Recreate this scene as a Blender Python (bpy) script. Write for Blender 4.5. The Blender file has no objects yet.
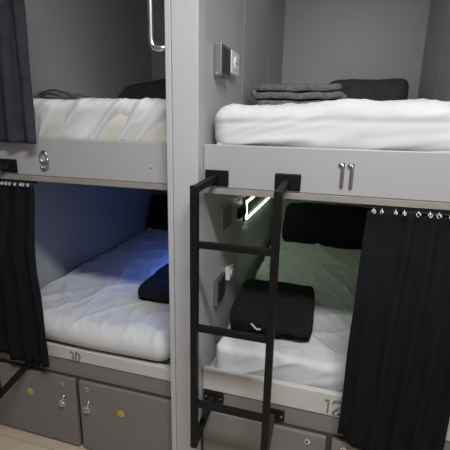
import bpy, bmesh, math, random
from mathutils import Vector, Matrix, noise

random.seed(4)
scene = bpy.context.scene
COL = scene.collection
PI = math.pi

# ------------------------------------------------------------------ dimensions (metres)
DIV_L, DIV_R = -0.132, -0.008          # dividing wall between the two bunk columns
XL, XR = -1.156, 1.008              # inner faces of the outer walls
L = 1.88                            # depth of a bunk
POST_Y = -0.058                     # front of the posts
Z_TOP, Z_PB, Z_LIP = 1.575, 1.414, 1.388
Z_BT, Z_BB, Z_LK = 0.605, 0.504, 0.412
H = 3.10                             # ceiling height

# ------------------------------------------------------------------ materials
def mat(name, col, rough=0.6, metal=0.0, var=0.06, vscale=6.0, bump=0.0, bscale=200.0,
        emit=None, estr=0.0, stretch=None, sheen=0.0, coat=0.0, spec=0.5):
    m = bpy.data.materials.new(name); m.use_nodes = True
    nt = m.node_tree; b = nt.nodes['Principled BSDF']
    b.inputs['Roughness'].default_value = rough
    b.inputs['Metallic'].default_value = metal
    b.inputs['Specular IOR Level'].default_value = spec
    if sheen: b.inputs['Sheen Weight'].default_value = sheen
    if coat: b.inputs['Coat Weight'].default_value = coat
    tc = nt.nodes.new('ShaderNodeTexCoord')
    mp = nt.nodes.new('ShaderNodeMapping'); nt.links.new(tc.outputs['Object'], mp.inputs['Vector'])
    if stretch: mp.inputs['Scale'].default_value = stretch
    n = nt.nodes.new('ShaderNodeTexNoise'); n.inputs['Scale'].default_value = vscale
    n.inputs['Detail'].default_value = 4
    nt.links.new(mp.outputs['Vector'], n.inputs['Vector'])
    r = nt.nodes.new('ShaderNodeValToRGB')
    lo = [max(0, c * (1 - var)) for c in col]; hi = [min(1, c * (1 + var)) for c in col]
    r.color_ramp.elements[0].position = .3; r.color_ramp.elements[1].position = .7
    r.color_ramp.elements[0].color = (*lo, 1); r.color_ramp.elements[1].color = (*hi, 1)
    nt.links.new(n.outputs['Fac'], r.inputs['Fac'])
    nt.links.new(r.outputs['Color'], b.inputs['Base Color'])
    if bump:
        n2 = nt.nodes.new('ShaderNodeTexNoise'); n2.inputs['Scale'].default_value = bscale
        n2.inputs['Detail'].default_value = 3
        nt.links.new(mp.outputs['Vector'], n2.inputs['Vector'])
        bp = nt.nodes.new('ShaderNodeBump'); bp.inputs['Strength'].default_value = bump
        bp.inputs['Distance'].default_value = .004
        nt.links.new(n2.outputs['Fac'], bp.inputs['Height'])
        nt.links.new(bp.outputs['Normal'], b.inputs['Normal'])
    if emit:
        b.inputs['Emission Color'].default_value = (*emit, 1)
        b.inputs['Emission Strength'].default_value = estr
    return m

def floor_mat():
    m = bpy.data.materials.new('wood_planks'); m.use_nodes = True
    nt = m.node_tree; b = nt.nodes['Principled BSDF']; b.inputs['Roughness'].default_value = .45
    tc = nt.nodes.new('ShaderNodeTexCoord')
    br = nt.nodes.new('ShaderNodeTexBrick')
    br.inputs['Scale'].default_value = 1.0
    br.inputs['Brick Width'].default_value = 1.2; br.inputs['Row Height'].default_value = .14
    br.inputs['Mortar Size'].default_value = .0015
    br.inputs['Color1'].default_value = (.60, .49, .36, 1); br.inputs['Color2'].default_value = (.66, .55, .42, 1)
    br.inputs['Mortar'].default_value = (.30, .23, .16, 1)
    mp = nt.nodes.new('ShaderNodeMapping'); mp.inputs['Scale'].default_value = (2.0, 26, 1)
    nz = nt.nodes.new('ShaderNodeTexNoise'); nz.inputs['Scale'].default_value = 2.5; nz.inputs['Detail'].default_value = 6
    mx = nt.nodes.new('ShaderNodeMix'); mx.data_type = 'RGBA'; mx.blend_type = 'MULTIPLY'
    mx.inputs['Factor'].default_value = .35
    nt.links.new(tc.outputs['Object'], br.inputs['Vector']); nt.links.new(tc.outputs['Object'], mp.inputs['Vector'])
    nt.links.new(mp.outputs['Vector'], nz.inputs['Vector'])
    nt.links.new(br.outputs['Color'], mx.inputs['A']); nt.links.new(nz.outputs['Color'], mx.inputs['B'])
    nt.links.new(mx.outputs['Result'], b.inputs['Base Color'])
    return m

M = dict(
    wall=mat('grey_panel', (.42, .425, .424), .42, var=.04, vscale=2.5, bump=.05, bscale=90),
    post=mat('pale_grey_steel', (.47, .47, .485), .42, var=.02, vscale=3),
    panel=mat('pale_grey_board', (.385, .375, .385), .40, var=.02, vscale=3),
    lip=mat('aged_edge_strip', (.27, .25, .225), .5, var=.10, vscale=14, stretch=(1, 6, 6)),
    board=mat('cream_grey_board', (.54, .52, .495), .5, var=.03, vscale=5),
    fascia=mat('mid_grey_fascia', (.19, .185, .183), .45, var=.04),
    locker=mat('locker_grey', (.185, .172, .165), .45, var=.05, vscale=5),
    lockbody=mat('locker_inner_dark', (.05, .048, .048), .6),
    black=mat('black_powder_coat', (.008, .0075, .0075), .45, var=.12, vscale=20, bump=.06, bscale=300, spec=.18),
    chrome=mat('chrome', (.80, .80, .80), .24, 1.0, var=.03),
    steel=mat('brushed_steel', (.42, .41, .40), .32, 1.0, var=.06, vscale=30),
    sheet=mat('white_sheet', (.60, .605, .61), .85, var=.02, vscale=8, bump=.12, bscale=500),
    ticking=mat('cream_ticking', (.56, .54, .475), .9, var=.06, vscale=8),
    curtain=mat('curtain_lit_tone', (.034, .033, .042), .9, var=.22, vscale=18, bump=.25, bscale=350, spec=.2),  # upper curtain: same cloth, the stronger light on it put into the colour
    curtain2=mat('curtain_shaded_tone', (.007, .0068, .0085), .92, var=.2, vscale=18, bump=.25, bscale=350, spec=.15),  # lower curtains: same cloth, their shade painted into the colour
    blackcloth=mat('black_fleece', (.012, .012, .013), .95, var=.25, vscale=30, bump=.3, bscale=260, spec=.15),
    greycloth=mat('charcoal_fleece', (.15, .147, .148), .95, var=.35, vscale=70, bump=.7, bscale=150, spec=.2),
    pillow=mat('dark_pillowcase', (.075, .075, .080), .9, var=.2, vscale=20, bump=.2, bscale=300, spec=.2),
    white=mat('white_plastic', (.75, .76, .76), .35, var=.02),
    switch=mat('dark_grey_plastic', (.03, .03, .032), .35, var=.05),
    yellow=mat('yellow_sticker', (.72, .52, .03), .5, var=.04),
    dark=mat('dark_print', (.10, .075, .02), .6),
    hole=mat('dark_recess', (.02, .02, .02), .8),
    room=mat('aisle_paint', (.36, .36, .36), .7, var=.03, vscale=2),
    ceil=mat('ceiling_paint', (.72, .72, .72), .8, var=.02, vscale=2),
    lamp=mat('ceiling_diffuser', (.9, .9, .9), .5, emit=(1, .985, .96), estr=5.0),
    green=mat('green_led', (.8, 1, .8), .5, emit=(.78, 1.0, .68), estr=10.0),
    blue=mat('blue_led', (.5, .6, 1), .5, emit=(.10, .24, 1.0), estr=9.5),
    floor=floor_mat(),
)

# ------------------------------------------------------------------ mesh helpers
def add_box(bm, x0, x1, y0, y1, z0, z1, bev=0.0, seg=2):
    r = bmesh.ops.create_cube(bm, size=1.0)
    vs = r['verts']
    for v in vs:
        v.co = Vector(((x0 + x1) / 2 + v.co.x * (x1 - x0), (y0 + y1) / 2 + v.co.y * (y1 - y0), (z0 + z1) / 2 + v.co.z * (z1 - z0)))
    if bev:
        es = {e for v in vs for e in v.link_edges}
        bmesh.ops.bevel(bm, geom=list(es), offset=bev, segments=seg, affect='EDGES', profile=.5)
    return bm

def box(x0, x1, y0, y1, z0, z1, bev=0.0, seg=2):
    return add_box(bmesh.new(), x0, x1, y0, y1, z0, z1, bev, seg)

def add_tube(bm, pts, rad, n=10, sx=1.0, closed=False, square=False):
    """Sweep a round (or square) section along pts."""
    pts = [Vector(p) for p in pts]; N = len(pts); rings = []
    up0 = None
    for i, p in enumerate(pts):
        if closed: t = (pts[(i + 1) % N] - pts[i - 1])
        else: t = pts[min(i + 1, N - 1)] - pts[max(i - 1, 0)]
        t.normalize()
        if up0 is None:
            a = Vector((0, 0, 1)) if abs(t.z) < .9 else Vector((0, 1, 0))
            up0 = (a - t * a.dot(t)).normalized()
        else:
            up0 = (up0 - t * up0.dot(t)).normalized()
        s = t.cross(up0)
        ring = []
        k = 4 if square else n
        for j in range(k):
            an = 2 * PI * j / k + (PI / 4 if square else 0)
            rr = rad * (math.sqrt(2) if square else 1)
            ring.append(bm.verts.new(p + s * math.cos(an) * rr * sx + up0 * math.sin(an) * rr))
        rings.append(ring)
    k = len(rings[0])
    for i in range(N if closed else N - 1):
        a, b = rings[i], rings[(i + 1) % N]
        for j in range(k):
            bm.faces.new((a[j], a[(j + 1) % k], b[(j + 1) % k], b[j]))
    if not closed:
        bm.faces.new(list(reversed(rings[0]))); bm.faces.new(rings[-1])
    return bm

def tube(pts, rad, **k): return add_tube(bmesh.new(), pts, rad, **k)

def add_cyl(bm, c, axis, r, h, n=20, r2=None):
    """Cylinder from c along axis for h."""
    q = Vector((0, 0, 1)).rotation_difference(Vector(axis).normalized()).to_matrix().to_4x4()
    bmesh.ops.create_cone(bm, cap_ends=True, segments=n, radius1=r, radius2=r if r2 is None else r2, depth=h,
                          matrix=Matrix.Translation(Vector(c) + Vector(axis).normalized() * h / 2) @ q)
    return bm

def rbox(x0, x1, y0, y1, z0, z1, seg, r, disp=None):
    """Closed box of small quads with rounded edges; disp(p, n) displaces along the normal."""
    bm = bmesh.new(); nx, ny, nz = seg; vd = {}
    lo = Vector((x0, y0, z0)); hi = Vector((x1, y1, z1)); n3 = (nx, ny, nz)
    rr = min(r, *(0.49 * (hi[i] - lo[i]) for i in range(3)))
    def sp(t):  # denser towards the ends
        return t
    def V(i, j, k):
        key = (i, j, k)
        if key in vd: return vd[key]
        p = Vector([lo[a] + (hi[a] - lo[a]) * sp(key[a] / n3[a]) for a in range(3)])
        c = Vector([min(max(p[a], lo[a] + rr), hi[a] - rr) for a in range(3)])
        d = p - c
        if d.length > 1e-9: nrm = d.normalized(); p = c + nrm * rr
        else: nrm = Vector((0, 0, 1))
        if disp: p = p + nrm * disp(p, nrm)
        vd[key] = bm.verts.new(p); return vd[key]
    def quad(a, b, c, d): bm.faces.new((a, b, c, d))
    for i in range(nx):
        for j in range(ny):
            quad(V(i, j, nz), V(i + 1, j, nz), V(i + 1, j + 1, nz), V(i, j + 1, nz))
            quad(V(i, j, 0), V(i, j + 1, 0), V(i + 1, j + 1, 0), V(i + 1, j, 0))
    for i in range(nx):
        for k in range(nz):
            quad(V(i, 0, k), V(i + 1, 0, k), V(i + 1, 0, k + 1), V(i, 0, k + 1))
            quad(V(i, ny, k), V(i, ny, k + 1), V(i + 1, ny, k + 1), V(i + 1, ny, k))
    for j in range(ny):
        for k in range(nz):
            quad(V(0, j, k), V(0, j, k + 1), V(0, j + 1, k + 1), V(0, j + 1, k))
            quad(V(nx, j, k), V(nx, j + 1, k), V(nx, j + 1, k + 1), V(nx, j, k + 1))
    return bm

def wloc(o):
    v = Vector((0, 0, 0))
    while o: v += o.location; o = o.parent
    return v

def build(name, bm, m, parent=None, smooth=False, solid=0.0, kind=None, label=None, recalc=True):
    if recalc: bmesh.ops.recalc_face_normals(bm, faces=bm.faces)
    xs = [v.co for v in bm.verts]
    if parent is None:
        base = Vector(((min(c.x for c in xs) + max(c.x for c in xs)) / 2, (min(c.y for c in xs) + max(c.y for c in xs)) / 2, min(c.z for c in xs)))
    else:
        base = wloc(parent)
    for v in bm.verts: v.co -= base
    me = bpy.data.meshes.new(name); bm.to_mesh(me); bm.free()
    if smooth:
        for p in me.polygons: p.use_smooth = True
        if smooth == 'auto': me.set_sharp_from_angle(angle=math.radians(40))
    me.materials.append(M[m])
    o = bpy.data.objects.new(name, me); COL.objects.link(o)
    if parent is None: o.location = base
    else: o.parent = parent
    if solid:
        s = o.modifiers.new('thickness', 'SOLIDIFY'); s.thickness = solid; s.offset = 0
    if kind: o['kind'] = kind
    if label: o['label'] = label
    return o

def tag(o, label, cat, group=None):
    o['label'] = label; o['category'] = cat
    if group: o['group'] = group
    return o

def thing(name, loc, label, cat, group=None):
    o = bpy.data.objects.new(name, None); COL.objects.link(o); o.location = loc
    o.empty_display_size = .05
    return tag(o, label, cat, group)

def copy_tree(o, parent=None):
    c = o.copy(); COL.objects.link(c)
    if parent: c.parent = parent
    for ch in list(o.children): copy_tree(ch, c)
    return c

def struct(name, bm, m, smooth=False): return build(name, bm, m, kind='structure', smooth=smooth)

# ------------------------------------------------------------------ the room
AX0, AX1, AY = -2.4, 2.3, -2.3
struct('floor', box(AX0 - .1, AX1 + .1, AY - .1, L + .1, -.08, 0), 'floor')
struct('ceiling', box(AX0 - .1, AX1 + .1, AY - .1, L + .1, H, H + .08), 'ceil')
struct('wall_aisle', box(AX0 - .1, AX1 + .1, AY - .1, AY, 0, H), 'room')
struct('wall_west', box(AX0 - .1, AX0, AY, L + .1, 0, H), 'room')
struct('wall_east', box(AX1, AX1 + .1, AY, L + .1, 0, H), 'room')

def back_wall(name, x0, x1):
    """Back of a bunk column: tall steel sheets meeting at thin joints."""
    bm = bmesh.new(); w = x1 - x0; joint = x0 + w * .385
    add_box(bm, x0, joint - .0015, L, L + .05, 0, H)
    add_box(bm, joint - .0015, joint + .0015, L + .004, L + .05, 0, H)
    add_box(bm, joint + .0015, x1, L, L + .05, 0, H)
    return struct(name, bm, 'wall')
back_wall('wall_back', XL - .14, DIV_L + .06)
back_wall('wall_rear', DIV_R - .06, XR + .14)

def side_wall(name, x0, x1):
    bm = bmesh.new()
    add_box(bm, x0, x1, .0, L, 0, H)
    for y in (.59, 1.254):                       # cover strips over the sheet joints, both faces
        add_box(bm, x0 - .0008, x0 + .004, y - .006, y + .006, .52, H)
        add_box(bm, x1 - .004, x1 + .0008, y - .006, y + .006, .52, H)
    return struct(name, bm, 'wall')
side_wall('wall_divider', DIV_L + .001, DIV_R - .001)
side_wall('wall_left', XL - .132, XL)
side_wall('wall_right', XR, XR + .132)

def post(name, x0, x1):
    bm = bmesh.new()
    add_box(bm, x0, x0 + .022, POST_Y - .002, .012, 0, H, .002)      # folded edge left of the groove
    add_box(bm, x0 + .0235, x1, POST_Y, .012, 0, H, .003)
    add_box(bm, x0 + .01, x0 + .03, POST_Y + .006, .0, 0, H)
    return struct(name, bm, 'post')
post('trim_1', DIV_L, DIV_R)
post('trim_2', XL - .19, XL - .058)
post('trim_3', XR, XR + .132)
struct('wall_beside_left', box(AX0, XL - .19, -.02, .03, 0, H), 'room')
struct('wall_beside_right', box(XR + .132, AX1, -.02, .03, 0, H), 'room')

# ------------------------------------------------------------------ numerals
def arc(cx, cz, rx, rz, a0, a1, n, y):
    return [Vector((cx + rx * math.cos(math.radians(a0 + (a1 - a0) * i / n)), y, cz + rz * math.sin(math.radians(a0 + (a1 - a0) * i / n)))) for i in range(n + 1)]

def digit_bm(ch, x, z, w, h, y, r):
    """Numeral standing at (x, z), w wide and h tall, made of bent metal rod."""
    bm = bmesh.new(); cx = x + w / 2
    if ch == '9':
        add_tube(bm, arc(cx, z + h * .68, w / 2, h * .32, 0, 360, 24, y)[:-1], r, closed=True)
        p = [Vector((x + w, y, z + h * .68)), Vector((x + w, y, z + h * .5)), Vector((x + w * .98, y, z + h * .3))]
        p += arc(cx, z + h * .20, w / 2 * .92, h * .20, 0, -185, 14, y)
        add_tube(bm, p, r)
    elif ch == '0':
        add_tube(bm, arc(cx, z + h / 2, w / 2, h / 2, 0, 360, 24, y)[:-1], r, closed=True)
    elif ch == '1':
        add_tube(bm, [(x, y, z + h * .90), (x + w * .5, y, z + h * .97), (x + w, y, z + h), (x + w, y, z + h * .8), (x + w, y, z + h * .4), (x + w, y, z)], r)
    elif ch == '2':
        p = arc(cx, z + h * .72, w / 2, h * .28, 170, -40, 14, y) + [Vector((x + w * .25, y, z + h * .2)), Vector((x, y, z)), Vector((x + w * .5, y, z + .001)), Vector((x + w, y, z))]
        add_tube(bm, p, r)
    return bm

def screw_bm(c, axis=(0, -1, 0), r=.006, h=.004):
    bm = bmesh.new(); add_cyl(bm, c, axis, r, h, 14, r * .75); return bm

# ------------------------------------------------------------------ bunks
def upper_bunk(x0, x1, label):
    t = thing('bunk_bed', ((x0 + x1) / 2, .02, Z_LIP), label, 'bunk bed', 'pod bunks')
    build('front_panel', box(x0, x1, 0, .028, Z_PB, Z_TOP, .003), 'panel', t)
    build('edge_strip', box(x0, x1, .0, .022, Z_LIP, Z_PB - .0015, .002), 'lip', t, label='worn beige metal edge strip')
    build('bed_deck', box(x0, x1, .030, L - .001, Z_PB + .02, Z_TOP - .035), 'wall', t)
    return t
def lower_bunk(x0, x1, zt, label):
    t = thing('bunk_bed', ((x0 + x1) / 2, .02, Z_LK), label, 'bunk bed', 'pod bunks')
    build('front_board', box(x0, x1, 0, .028, Z_BB, zt, .003), 'board', t, label='cream grey front board')
    build('base_fascia', box(x0, x1, .006, .028, Z_LK + .002, Z_BB - .001, .002), 'fascia', t, label='dark grey strip above the lockers')
    build('bed_deck', box(x0, x1, .030, L - .001, Z_BB, Z_BB + .045), 'wall', t)
    return t
ZL10 = .568
G = .002
b9 = upper_bunk(XL + G, DIV_L - G, 'upper left bunk with pale grey front panel carrying a metal number 9')
b11 = upper_bunk(DIV_R + G, XR - G, 'upper right bunk with pale grey front panel carrying a metal number 11')
b10 = lower_bunk(XL + G, DIV_L - G, ZL10, 'lower left bunk under number 9, lit blue inside, above two lockers')
b12 = lower_bunk(DIV_R + G, XR - G, Z_BT, 'lower right bunk under number 11, lit green inside, above the ladder foot')
build('number_nine', digit_bm('9', -.757, 1.444, .036, .076, -.004, .0055), 'steel', b9, True, label='brushed metal number 9')
build('screw', screw_bm((-.229, 0, 1.479)), 'panel', b9)
build('number_one', digit_bm('1', .493, 1.446, .012, .082, -.004, .0062), 'steel', b11, True, label='brushed metal figure 1')
build('number_one', digit_bm('1', .524, 1.444, .012, .082, -.004, .0062), 'steel', b11, True, label='brushed metal figure 1')
build('number_one', digit_bm('1', -.692, Z_BB + .007, .012, .046, -.003, .0035), 'steel', b10, True)
build('number_zero', digit_bm('0', -.665, Z_BB + .007, .024, .046, -.003, .0035), 'steel', b10, True)
build('number_one', digit_bm('1', .524, Z_BB + .018, .012, .060, -.003, .0032), 'steel', b12, True)
build('number_two', digit_bm('2', .554, Z_BB + .018, .032, .060, -.003, .0032), 'steel', b12, True)

# ------------------------------------------------------------------ lockers
def locker(x0, x1, hinge_left, label, dx0=None):
    dx0 = x0 if dx0 is None else dx0
    t = thing('locker', ((x0 + x1) / 2, 0, 0), label, 'locker', 'under-bunk lockers')
    bm = bmesh.new()
    add_box(bm, x0, x0 + .012, .0, .9, .012, Z_LK - .001); add_box(bm, x1 - .012, x1, .0, .9, .012, Z_LK - .001)
    add_box(bm, x0 + .012, x1 - .012, .0, .9, .012, .024); add_box(bm, x0 + .012, x1 - .012, .0, .9, Z_LK - .013, Z_LK - .001)
    add_box(bm, x0 + .012, x1 - .012, .888, .9, .024, Z_LK - .013)
    add_box(bm, x0 + .03, x1 - .03, .05, .85, 0, .012)
    build('carcass', bm, 'lockbody', t)
    d = build('door', box(dx0 + .012, x1 - .012, -.020, -.001, .014, Z_LK - .004, .003), 'locker', t)
    s = -1 if not hinge_left else 1              # lock sits by the free edge
    lx = (x1 - .085) if hinge_left else (x0 + .060)
    bm = bmesh.new(); add_cyl(bm, (lx, -.020, .374), (0, -1, 0), .012, .003, 18)
    build('latch_plate', bm, 'chrome', d, 'auto')
    bm = bmesh.new(); add_cyl(bm, (lx - .002, -.023, .373), (0, -1, 0), .0055, .001, 12)
    build('latch_hole', bm, 'hole', d)
    bm = bmesh.new(); add_cyl(bm, (lx - .004, -.020, .262), (0, -1, 0), .020, .010, 22); add_cyl(bm, (lx - .004, -.030, .262), (0, -1, 0), .014, .012, 20, .009)
    lk = build('lock_cylinder', bm, 'chrome', d, 'auto')
    bm = bmesh.new(); add_tube(bm, [(lx - .002, -.045, .268), (lx + .008, -.042, .290), (lx + .013, -.032, .312), (lx + .011, -.024, .316)], .0055, n=8)
    build('lever', bm, 'chrome', d, True)
    if x0 > 0 or x1 > 0: return t
    mx = -.952 if x0 < -.7 else ((x0 + x1) / 2 - .02)
    bm = bmesh.new(); add_cyl(bm, (mx, -.0201, .279), (0, -1, 0), .017, .0012, 24)
    st = build('sticker', bm, 'yellow', d, label='round yellow sticker')
    return t
locker(XL + G, -.660, True, 'grey locker under the left bunk, its lock at the right of the door', XL - .055)
locker(-.660, DIV_L - G, False, 'grey locker between the other left locker and the post')
locker(DIV_R + G, .552, True, 'grey locker behind the foot of the ladder')
locker(.552, XR - G, False, 'grey locker below the lower right curtain, mostly covered by it')
# printed rings on the stickers
for o in [o for o in bpy.data.objects if o.name.split('.')[0] == 'sticker']:
    bm = bmesh.new(); c = [v.co.copy() for v in o.data.vertices]; cx = sum((v.x for v in c)) / len(c); cz = sum(v.z for v in c) / len(c); cy = min(v.y for v in c)
    w = wloc(o)
    ring = [Vector((cx + .0075 * math.cos(2 * PI * i / 20), cy - .0002, cz + .0075 * math.sin(2 * PI * i / 20))) + w for i in range(20)]
    add_tube(bm, ring, .0016, n=6, closed=True)
    me_o = bm
    bmesh.ops.recalc_face_normals(bm, faces=bm.faces)
    for v in bm.verts: v.co -= w
    b2 = bmesh.new(); b2.from_mesh(o.data)
    tmp = bpy.data.meshes.new('ring'); bm.to_mesh(tmp); bm.free()
    n0 = len(b2.faces); b2.from_mesh(tmp); b2.faces.ensure_lookup_table()
    for f in b2.faces[n0:]: f.material_index = 1
    b2.to_mesh(o.data); b2.free(); bpy.data.meshes.remove(tmp)
    o.data.materials.append(M['dark'])

# ------------------------------------------------------------------ mattresses
def nz(*p): return noise.noise(Vector(p))
def ridge(v, k=3): return (1 - abs(v)) ** k

def mattress_disp(seed, ang, amp_front, amp_top, front_y, hem=None):
    ca, sa = math.cos(ang), math.sin(ang)
    def f(p, n):
        o = 0.0
        fr = max(0, -n.y)
        if fr > .05:                               # pleats running obliquely over the front
            s = p.x * sa - p.z * ca
            t = p.x * ca + p.z * sa
            a = nz(s * 11 + seed, t * 2.0, seed * .7)
            b = nz(s * 24 + seed * 2, t * 3, seed)
            o += fr * amp_front * ((ridge(a, 4) - .35) + .35 * (ridge(b, 3) - .3))
            o += fr * .010 * nz(p.x * 4, p.z * 5, seed)
            if hem: o -= fr * hem[1] * math.exp(-((p.z - hem[0] - .006 * nz(p.x * 5, 3, seed)) / .009) ** 2)
        tp = max(0, n.z)
        if tp > .05:
            q = Vector((p.x, p.y, 0)) + .12 * Vector((nz(p.x * 2, p.y * 2, seed), nz(p.x * 2, p.y * 2, seed + 9), 0))
            u = q.x * .80 + q.y * .60; w = -q.x * .60 + q.y * .80
            o += tp * amp_top * 1.5 * (ridge(nz(u * 4 + seed, w * 1.4, 1), 9) - .12)
            o += tp * amp_top * 1.3 * (ridge(nz(u * 1.6, w * 5 + seed, 4), 10) - .12)
            o += tp * amp_top * .7 * (ridge(nz(u * 9, w * 5 + seed, 2), 7) - .15)
            o += tp * amp_top * .55 * (ridge(nz(u * 20 + seed, w * 8, 5), 5) - .2)
            o += tp * amp_top * .9 * nz(p.x * 3 + seed, p.y * 3, 8)
        return o
    return f

def mattress(x0, x1, y0, z0, z1, seed, ang, af, at, label, r=.05, hem=None, rise=0.0, y1=L - .05, cream=-.03, tiltx=None, shade_band=0.0):
    t = thing('mattress', ((x0 + x1) / 2, (y0 + y1) / 2, z0), label, 'mattress', 'white mattresses')
    bm = rbox(x0, x1, y0, y1, z0 + .001, z1, (150, 150, 22), r, mattress_disp(seed, ang, af, at, y0, hem))
    for v in bm.verts:
        if v.co.z > z0 + .03 and tiltx: v.co.z += tiltx(v.co.x) * (v.co.z - z0 - .03) / (z1 - z0)
        if v.co.z > z0 + .03: v.co.z += rise * max(0, (v.co.y - .8) / 1.0)
    if y0 > .03:                                   # held in behind the front board
        for v in bm.verts: v.co.y = max(v.co.y, .031)
    build('fitted_sheet', bm, 'sheet', t, True)
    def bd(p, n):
        return max(0, -n.y) * (.016 * nz((p.x * .73 - p.z * .68) * 9, (p.x * .68 + p.z * .73) * 2.5, seed + 2) - .010 * max(0, (p.z - z0 - .10) / .05) + cream + shade_band * math.exp(-((p.z - z0 - .03) / .022) ** 2))  # cream bulges out between folds; low down it stands in for yellowish shade
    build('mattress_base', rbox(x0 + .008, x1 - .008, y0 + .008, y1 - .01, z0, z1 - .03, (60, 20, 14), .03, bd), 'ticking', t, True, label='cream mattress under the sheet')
    return t
ZD = Z_TOP - .034
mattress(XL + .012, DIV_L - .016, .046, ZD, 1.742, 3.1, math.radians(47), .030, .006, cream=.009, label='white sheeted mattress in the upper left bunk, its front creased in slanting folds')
mattress(DIV_R + .018, XR - .012, .038, ZD, 1.734, 7.7, math.radians(14), .011, .006, r=.062, shade_band=.034, cream=-.03, tiltx=lambda x: -.030 * max(0, 1 - x / .45) + .010 * math.exp(-((x - .5) / .05) ** 2), label='white sheeted mattress in the upper right bunk, folded grey blanket on it', hem=(1.668, .004))
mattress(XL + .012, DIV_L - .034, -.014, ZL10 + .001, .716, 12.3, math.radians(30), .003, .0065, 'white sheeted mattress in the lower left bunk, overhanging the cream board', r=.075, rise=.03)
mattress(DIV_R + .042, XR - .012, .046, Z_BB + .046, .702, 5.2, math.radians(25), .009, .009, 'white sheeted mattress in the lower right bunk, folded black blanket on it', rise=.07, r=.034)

# ------------------------------------------------------------------ soft things
def folded(x0, x1, y0, y1, z0, layers, th, seed, wob, axis='x', nseg=26, nlen=30):
    """A blanket folded into layers; the folds show at both ends along the axis."""
    path = []
    for i in range(layers):
        z = z0 + th * (i + .5)
        ins = .018 * nz(i * 3.3, seed, 1) + .006
        rng = range(nseg + 1)
        for k in rng:
            u = k / nseg if i % 2 == 0 else 1 - k / nseg
            path.append((u, z, ins, i))
        if i < layers - 1:                         # half-round turn to the next layer
            for a in (45, 90, 135):
                e = 1 if i % 2 == 0 else 0
                path.append((e + (1 if e else -1) * .045 * math.sin(math.radians(a)), z + th * (1 - math.cos(math.radians(a))) / 2, ins, i + a / 180))
    bm = bmesh.new(); rows = []
    for (u, z, ins, i) in path:
        row = []
        for k in range(nlen + 1):
            v = k / nlen
            A = x0 + .02 + (x1 - x0 - .04) * u; B = y0 + ins + (y1 - y0 - 2 * ins) * v
            if axis == 'y': A, B = x0 + ins + (x1 - x0 - 2 * ins) * v, y0 + .02 + (y1 - y0 - .04) * u
            zz = z + wob * nz(A * 7, B * 7, seed + i * .35) + wob * .6 * nz(A * 17, B * 17, seed + i * .5)
            zz += wob * .5 * nz(A * 3, B * 3, seed)
            ca = (A - (x0 + x1) / 2) / ((x1 - x0) / 2); cb = (B - (y0 + y1) / 2) / ((y1 - y0) / 2)
            A -= ca * .05 * (x1 - x0) / 2 * min(1, abs(cb)) ** 8 * 2; B -= cb * .05 * (y1 - y0) / 2 * min(1, abs(ca)) ** 8 * 2
            row.append(bm.verts.new((A + .006 * nz(B * 9, z * 30, seed), B + .008 * nz(A * 9, z * 40, seed + 3), zz)))
        rows.append(row)
    for a, b in zip(rows, rows[1:]):
        for k in range(nlen): bm.faces.new((a[k], a[k + 1], b[k + 1], b[k]))
    return bm

def subsurf(o, lv=1):
    s = o.modifiers.new('smooth', 'SUBSURF'); s.levels = lv; s.render_levels = lv

o = build('folded_blanket', folded(.035, .495, .56, 1.00, 1.738, 3, .037, 2.2, .012), 'greycloth', None, True, solid=.031)
subsurf(o); tag(o, 'charcoal grey fleece blanket folded in layers on the upper right mattress', 'blanket')

def black_blanket(x0, x1, y0, y1, z0, seed, label, layers=3, mark=True, rot=0):
    t = thing('folded_blanket', ((x0 + x1) / 2, (y0 + y1) / 2, z0), label, 'blanket', 'black folded blankets')
    bm = folded(x0, x1, y0, y1, z0, layers, .030, seed, .010, 'y')
    o = build('cloth', bm, 'blackcloth', t, True, solid=.027); subsurf(o)
    t.rotation_euler.z = rot
    if mark:
        bm = bmesh.new()
        pts = [(x0 + .122 + .011 * i, y0 - .012, z0 + .073 + .007 * math.cos(i * 1.3) - .004 * i) for i in range(5)]
        add_tube(bm, pts, .0042, n=6)
        build('care_tag', bm, 'white', t, True, label='small curled white tag')
    return t
black_blanket(.040, .440, .150, .660, .706, 6.1, 'black blanket folded into a square, lying behind the ladder on the lower right mattress', rot=math.radians(3))
black_blanket(-.505, -.175, .300, .840, .704, 9.4, 'black folded blanket on the lower left mattress, half hidden by the post', mark=False)

def pillow_bm(w, d, h, seed):
    def disp(p, n): return .012 * nz(p.x * 5 + seed, p.y * 5, p.z * 5) + .006 * nz(p.x * 14, p.y * 14, seed)
    bm = rbox(-w / 2, w / 2, -d / 2, d / 2, -h / 2, h / 2, (36, 30, 10), h * .5, disp)
    for v in bm.verts:                              # thin towards the seams, pinched corners
        a = abs(v.co.x) / (w / 2); b = abs(v.co.y) / (d / 2)
        v.co.z *= .30 + .70 * math.sqrt(max(0, 1 - a ** 4)) * math.sqrt(max(0, 1 - b ** 4))
        v.co.x *= 1 - .06 * b ** 2 * (1 - a); v.co.y *= 1 - .06 * a ** 2 * (1 - b)
    return bm
def pillow(loc, w, d, h, tilt, rz, seed, label, ry=0, m='pillow'):
    bm = pillow_bm(w, d, h, seed)
    bm.transform(Matrix.Translation(Vector(loc)) @ Matrix.Rotation(rz, 4, 'Z') @ Matrix.Rotation(ry, 4, 'Y') @ Matrix.Rotation(tilt, 4, 'X'))
    o = build('pillow', bm, m, None, True); tag(o, label, 'pillow', 'dark pillows'); return o
R = math.radians
pillow((.635, 1.70, 1.860), .56, .30, .12, R(62), R(-2), 1, 'dark pillow leaning on the back wall behind the folded grey blanket')
pillow((-.86, 1.30, 1.832), .62, .42, .13, R(33), 0, 2, 'dark pillow at the far end of the upper left mattress', ry=R(-6))
pillow((.470, 1.66, .895), .74, .36, .14, R(58), 0, 3, 'black pillow leaning on the back wall of the lower right bunk', m='blackcloth')
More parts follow.
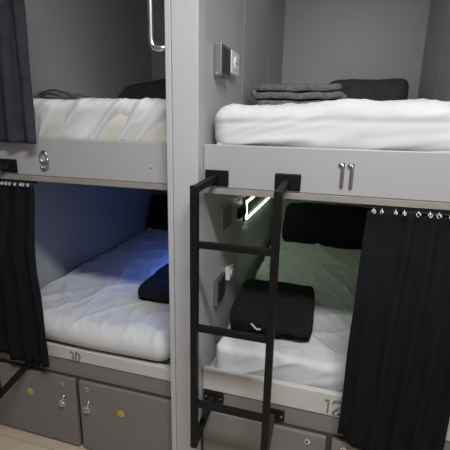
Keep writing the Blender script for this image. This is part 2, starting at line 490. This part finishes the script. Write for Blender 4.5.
pillow((-.80, 1.70, .860), .66, .34, .13, R(64), 0, 4, 'black pillow leaning on the back wall of the lower left bunk', m='blackcloth')

# rumpled cloth by the upper left curtain
t = thing('rumpled_blanket', (-.86, .42, 1.73), 'thin rumpled dark grey cloth with looped black hem behind the upper left curtain', 'blanket')
bm = bmesh.new(); rows = []
for i in range(41):
    row = []
    for j in range(25):
        u, v = i / 40, j / 24
        x = -1.12 + .52 * u; y = .26 + .36 * v
        e = min(1, 6 * min(u, 1 - u)) * min(1, 5 * min(v, 1 - v))
        z = 1.744 + e * (.040 * math.exp(-((u - .30) / .22) ** 2) + .014 + .020 * nz(u * 7, v * 5, 3))
        row.append(bm.verts.new((x, y, z)))
    rows.append(row)
for a, b in zip(rows, rows[1:]):
    for k in range(24): bm.faces.new((a[k], a[k + 1], b[k + 1], b[k]))
o = build('cloth', bm, 'greycloth', t, True, solid=.006)
bm = tube([(-1.02 + .26 * s, .30 - .02 * math.sin(PI * s), 1.752 + .046 * math.sin(PI * min(1, s * 1.05)) ** .8) for s in [i / 16 for i in range(17)]], .0045, n=8)
build('hem', bm, 'pillow', t, True)
bm = tube([(-.985 + .19 * s, .27 - .01 * math.sin(PI * s), 1.745 + .035 * math.sin(PI * min(1, s * 1.05)) ** .8) for s in [i / 16 for i in range(17)]], .005, n=8)
build('hem', bm, 'pillow', t, True)

# ------------------------------------------------------------------ curtains
def curtain(name_label, xa0, xa1, xb0, xb1, z1, z0, yt, yb, folds, amp, m, seed, hooks, rail_z=None, bottom=None, group='bunk curtains'):
    """xa: extent at the top, xb: extent at the bottom; yt/yb: distance forward at top/bottom."""
    t = thing('curtain', ((xa0 + xa1) / 2, yt, z0), name_label, 'curtain', group)
    nu, nv = folds * 14, 40
    bm = bmesh.new(); rows = []
    for j in range(nv + 1):
        v = j / nv; row = []
        for i in range(nu + 1):
            u = i / nu
            uu = u + .012 * nz(u * 6, v * 2, seed)
            k = min(1, v * 2.5); k = k * k * (3 - 2 * k); kx = (v + k) / 2
            xl = xa0 + (xb0 - xa0) * kx; xr = xa1 + (xb1 - xa1) * kx
            x = xl + (xr - xl) * uu + .004 * nz(v * 4, u * 8, seed)
            zb = z0 + (bottom(u) if bottom else 0)
            z = z1 + (zb - z1) * v
            k = min(1, v * 2.5)                      # swings out to yb, then hangs straight
            y = yt + (yb - yt) * k * k * (3 - 2 * k)
            a = amp * (.55 + .45 * v) * (1 + .5 * nz(u * 3.1, v, seed))
            ph = 2 * PI * folds * (u + .03 * nz(u * 2, v * 1.3, seed + 5))
            y += a * (math.sin(ph) + .25 * math.sin(2 * ph + 1 + v)) + .006 * nz(u * 12, v * 6, seed)
            row.append(bm.verts.new((x, y, z)))
        rows.append(row)
    for a, b in zip(rows, rows[1:]):
        for k in range(nu): bm.faces.new((a[k], a[k + 1], b[k + 1], b[k]))
    build('fabric', bm, m, t, True, solid=.003)
    ry = yt
    if rail_z:
        build('curtain_rail', box(xa0 - .02, xa1 + .02, ry - .006, ry + .006, rail_z, rail_z + .010), 'black', t)
    for i in range(hooks):
        u = (i + .5) / hooks
        x = xa0 + (xa1 - xa0) * (u + random.uniform(-.25, .25) / hooks)
        zt = (rail_z or z1 + .02)
        rr = .0055 + random.uniform(-.0012, .0012)
        c = Vector((x, ry - amp - .006, zt - .008)); a0 = random.uniform(-40, 40)
        pts = [c + Vector((rr * math.cos(R(a0 + s)), .002 * math.sin(R(s)), rr * math.sin(R(a0 + s)))) for s in range(-60, 241, 25)]
        pts = [Vector((x, ry - .004, zt + .003))] + [Vector((x, ry - amp - .004, zt - .001))] + pts
        build('hook', tube(pts, .0011, n=6), 'white', t, True, label='small white curtain hook')
    return t
c1 = curtain('dark curtain drawn aside at the left edge of the upper left bunk', -1.12, -.735, -1.14, -.735, 2.40, 1.555, -.040, -.040, 4, .014, 'curtain', 1.3, 8, 2.405)
c2 = curtain('dark curtain drawn aside at the left edge of the lower left bunk', -1.14, -.822, -1.15, -.775, 1.368, .500, .006, -.060, 4, .010, 'curtain2', 4.4, 13, 1.376,
             bottom=lambda u: .015 * math.sin(u * 9) - .02 * (u > .8))
c3 = curtain('dark curtain hanging over the right half of the lower right bunk', .602, .985, .578, .950, 1.368, .415, .006, -.050, 5, .012, 'curtain2', 8.8, 11, 1.376,
             bottom=lambda u: .055 - .085 * math.sin(min(1, u * 1.25) * PI * .62) + .01 * math.sin(u * 23))

# ------------------------------------------------------------------ ladders
def ladder(label, sh=0.0, ox=0.0, lm=0.0, ly=0.0):
    yr = -.160; h = .0135
    t = thing('bunk_ladder', (.165 + sh + ox, yr, .35), label, 'ladder', 'black bunk ladders')
    for x, mx, mz, zb, yw in ((.017 + sh + ox, .048 + ox + lm, .474, .348, ly), (.309 + sh + ox, .318 + ox, .452, .330, 0.0)):
        build('rail', box(x - h, x + h, yr - h, yr + h, zb, 1.442, .002), 'black', t)
        # top arm to the panel
        w = .0115
        build('arm', tube([(x, yr + h * .6, 1.428), (mx - .002, yw - .004, 1.452)], w, square=True), 'black', t)
        pl = build('mounting_plate', box(mx - .047, mx + .047, yw - .006, yw - .0005, 1.420, 1.481, .004), 'black', t)
        for sx in (-1, 1):
            for sz in (-1, 1):
                build('screw', screw_bm((mx + sx * .036, yw - .006, 1.450 + sz * .021), r=.0045, h=.0025), 'black', pl)
        build('brace', tube([(x, yr + h * .6, zb + .012), (mx - .004, yw - .004, mz)], w, square=True), 'black', t)
        pl = build('mounting_plate', box(mx - .046, mx + .046, yw - .006, yw + (.0058 if yw == 0 else -.0005), mz - .026, mz + .026, .004), 'black', t)
        for sx in (-1, 1):
            build('screw', screw_bm((mx + sx * .034, yw - .006, mz), r=.0045, h=.0025), 'steel', pl)
    for z in (1.229, .897, .560):
        build('rung', box(.017 + h + sh + ox, .309 - h + sh + ox, yr - .0115, yr + .0115, z - .0115, z + .0115, .002), 'black', t)
    return t
lad = ladder('black steel ladder hooked on the front of the bunks numbered 11')
ladder('black steel ladder at the left picture edge, only its right brackets in view', -.062, -1.253, -.075, POST_Y - .002)

# ------------------------------------------------------------------ grab handle on the post
def fillet(a, b, c, r, n=8):
    a, b, c = map(Vector, (a, b, c)); d1 = (a - b).normalized(); d2 = (c - b).normalized()
    p0, p2 = b + d1 * r, b + d2 * r
    return [p0 * (1 - s) ** 2 + b * 2 * s * (1 - s) + p2 * s ** 2 for s in [i / n for i in range(n + 1)]]
t = thing('grab_handle', (DIV_L, -.028, 1.915), 'chrome tubular grab handle on the left side of the central post', 'handle')
hx, hy = -.200, -.028
pts = [(DIV_L - .002, hy, 1.910)] + fillet((DIV_L, hy, 1.910), (hx, hy, 1.910), (hx, hy, 2.2), .034) + fillet((hx, hy, 2.0), (hx, hy, 2.28), (DIV_L, hy, 2.28), .034) + [(DIV_L - .002, hy, 2.28)]
build('bar', tube(pts, .0110, n=16), 'chrome', t, True)
for z in (1.910, 2.28):
    bm = bmesh.new(); add_cyl(bm, (DIV_L + .002, hy, z), (-1, 0, 0), .018, .006, 20)
    build('flange', bm, 'chrome', t, 'auto')

# ------------------------------------------------------------------ switches, sockets, vents, lamps
def card_switch(dz, label, th=.024, dy=0):
    t = thing('card_switch', (DIV_R, .18, 1.84 + dz), label, 'switch', 'card switches')
    build('housing', box(-.0075, th, .112 + dy, .245 + dy, 1.832 + dz, 1.950 + dz, .003), 'steel', t, label='silver rim')
    build('face_plate', box(th - .001, th + .0022, .127 + dy, .230 + dy, 1.846 + dz, 1.937 + dz, .001), 'switch', t, label='dark grey face')
    bm = bmesh.new(); add_box(bm, .002, .010, .108 + dy, .113 + dy, 1.838 + dz, 1.844 + dz, .001)
    build('card_slot', bm, 'chrome', t)
    return t
def socket(dz, label, y0=.275, y1=.400, z0=1.862, z1=1.955):
    yc, zc, rr = (y0 + y1) / 2, (z0 + z1) / 2 + dz, min(y1 - y0, z1 - z0) * .30
    t = thing('power_socket', (DIV_R, .36, 1.865 + dz), label, 'socket', 'white sockets')
    build('cover_plate', box(-.0075, .019, y0, y1, z0 + dz, z1 + dz, .004), 'white', t)
    bm = bmesh.new(); add_cyl(bm, (.019, yc, zc), (1, 0, 0), rr, .006, 24, rr * .9)
    s = build('socket_face', bm, 'white', t, 'auto')
    bm = bmesh.new()
    for y in (-.01, .01): add_cyl(bm, (.0251, yc + y, zc), (1, 0, 0), .004, .0008, 10)
    build('pin_hole', bm, 'hole', s)
    return t
card_switch(0, 'dark card switch box on the divider wall above the upper right mattress')
card_switch(-.992, 'dark card switch box on the divider wall behind the ladder', .012, .035)
socket(0, 'white power socket on the divider wall above the upper right mattress')
socket(-.990, 'white power socket on the divider wall beside the folded black blanket', .325, .400, 1.885, 1.955)

bm = bmesh.new()
t = thing('air_vent', (DIV_R, .32, 1.15), 'grey louvred air vent on the divider wall just under the upper bunk', 'vent')
build('frame', box(DIV_R + .0003, DIV_R + .004, .250, .430, 1.155, 1.280, .001), 'wall', t)
bm = bmesh.new()
for i in range(9):
    z = 1.168 + i * .0122
    add_box(bm, DIV_R + .0035, DIV_R + .0052, .265, .415, z, z + .005)
build('louvre', bm, 'hole', t)

def led_frame(xw, s, y0, y1, z0, z1, m, label):
    """Reading lamp: dark box on the wall and a glowing rectangular outline beside it."""
    t = thing('reading_lamp', (xw, (y0 + y1) / 2, z0), label, 'lamp', 'bunk reading lamps')
    X = lambda a, b: (min(xw + s * a, xw + s * b), max(xw + s * a, xw + s * b))
    a, b = X(-.004, .022)
    build('driver_box', box(a, b, y0 - .15, y0 - .02, z0 + .035, z1 - .010, .003), 'black', t, label='dark box')
    a, b = X(-.004, .010)
    build('backplate', box(a, b, y0 - .012, y1 + .012, z0 - .012, z1 + .012, .001), 'black', t)
    xx = xw + s * .017
    pts = fillet((xx, y1, z0), (xx, y0, z0), (xx, y0, z1), .006, 4) + fillet((xx, y0, z0), (xx, y0, z1), (xx, y1, z1), .006, 4) + fillet((xx, y0, z1), (xx, y1, z1), (xx, y1, z0), .006, 4) + fillet((xx, y1, z1), (xx, y1, z0), (xx, y0, z0), .006, 4)
    bm = bmesh.new(); add_tube(bm, pts, .0038, n=8, closed=True)
    build('light_tube', bm, m, t, True, label='glowing tube')
    return t
led_frame(DIV_R, 1, .70, 1.62, 1.126, 1.226, 'green', 'pale green glowing lamp outline on the divider wall behind the ladder top')
led_frame(DIV_R, 1, .80, 1.02, 2.40, 2.45, 'green', 'green reading lamp high on the divider wall in the upper right bunk')
t = thing('reading_lamp', (DIV_L, 1.0, 1.03), 'blue reading lamp on the divider wall inside the lower left bunk', 'lamp', 'bunk reading lamps')
build('housing', box(DIV_L - .270, DIV_L + .004, .62, 1.08, 1.036, 1.062, .004), 'black', t)
build('shade', box(DIV_L - .276, DIV_L - .270, .62, 1.08, .985, 1.062, .002), 'black', t)  # unseen skirt, added to keep the blue light off the left wall
build('diffuser', box(DIV_L - .262, DIV_L - .06, .63, 1.07, 1.030, 1.0355), 'blue', t, label='blue glowing diffuser')

# ------------------------------------------------------------------ aisle ceiling lamp
def ceiling_light(x, y, label):
    t = thing('ceiling_light', (x, y, H - .045), label, 'lamp', 'aisle ceiling lamps')
    build('housing', box(x - .62, x + .62, y - .15, y + .15, H - .03, H - .001, .004), 'white', t)
    build('diffuser', box(x - .60, x + .60, y - .13, y + .13, H - .048, H - .0305, .003), 'lamp', t)
    return t
LX, LY = .72, -1.30
ceiling_light(LX, LY, 'long white ceiling lamp over the aisle')
ld = bpy.data.lights.new('aisle_lamp', 'AREA'); ld.shape = 'RECTANGLE'; ld.size = 1.2; ld.size_y = .26
ld.energy = 56; ld.color = (.975, .985, 1.0)
lo = bpy.data.objects.new('aisle_lamp', ld); COL.objects.link(lo); lo.location = (LX, LY, H - .055)

w = bpy.data.worlds.new('World'); scene.world = w; w.use_nodes = True
bg = w.node_tree.nodes['Background']; bg.inputs['Color'].default_value = (.9, .95, 1, 1); bg.inputs['Strength'].default_value = .05

# ------------------------------------------------------------------ camera
cd = bpy.data.cameras.new('Camera'); cam = bpy.data.objects.new('Camera', cd); COL.objects.link(cam)
cd.sensor_fit = 'HORIZONTAL'; cd.sensor_width = 36; cd.lens = 36 * 385.0 / 450; cd.clip_start = .02
right = Vector((0.95924, 0.281875, 0.02008)); down = Vector((0.088933, -0.233671, -0.96824)); fwd = Vector((-0.268231, 0.930561, -0.249215))
m3 = Matrix((right, -down, -fwd)).transposed()
cam.matrix_world = Matrix.Translation(Vector((0.48838, -1.404188, 1.64372))) @ m3.to_4x4()
scene.camera = cam

vs = scene.view_settings
vs.view_transform = 'Standard'; vs.look = 'None'; vs.gamma = 1; vs.use_curve_mapping = False
vs.exposure = 0.17
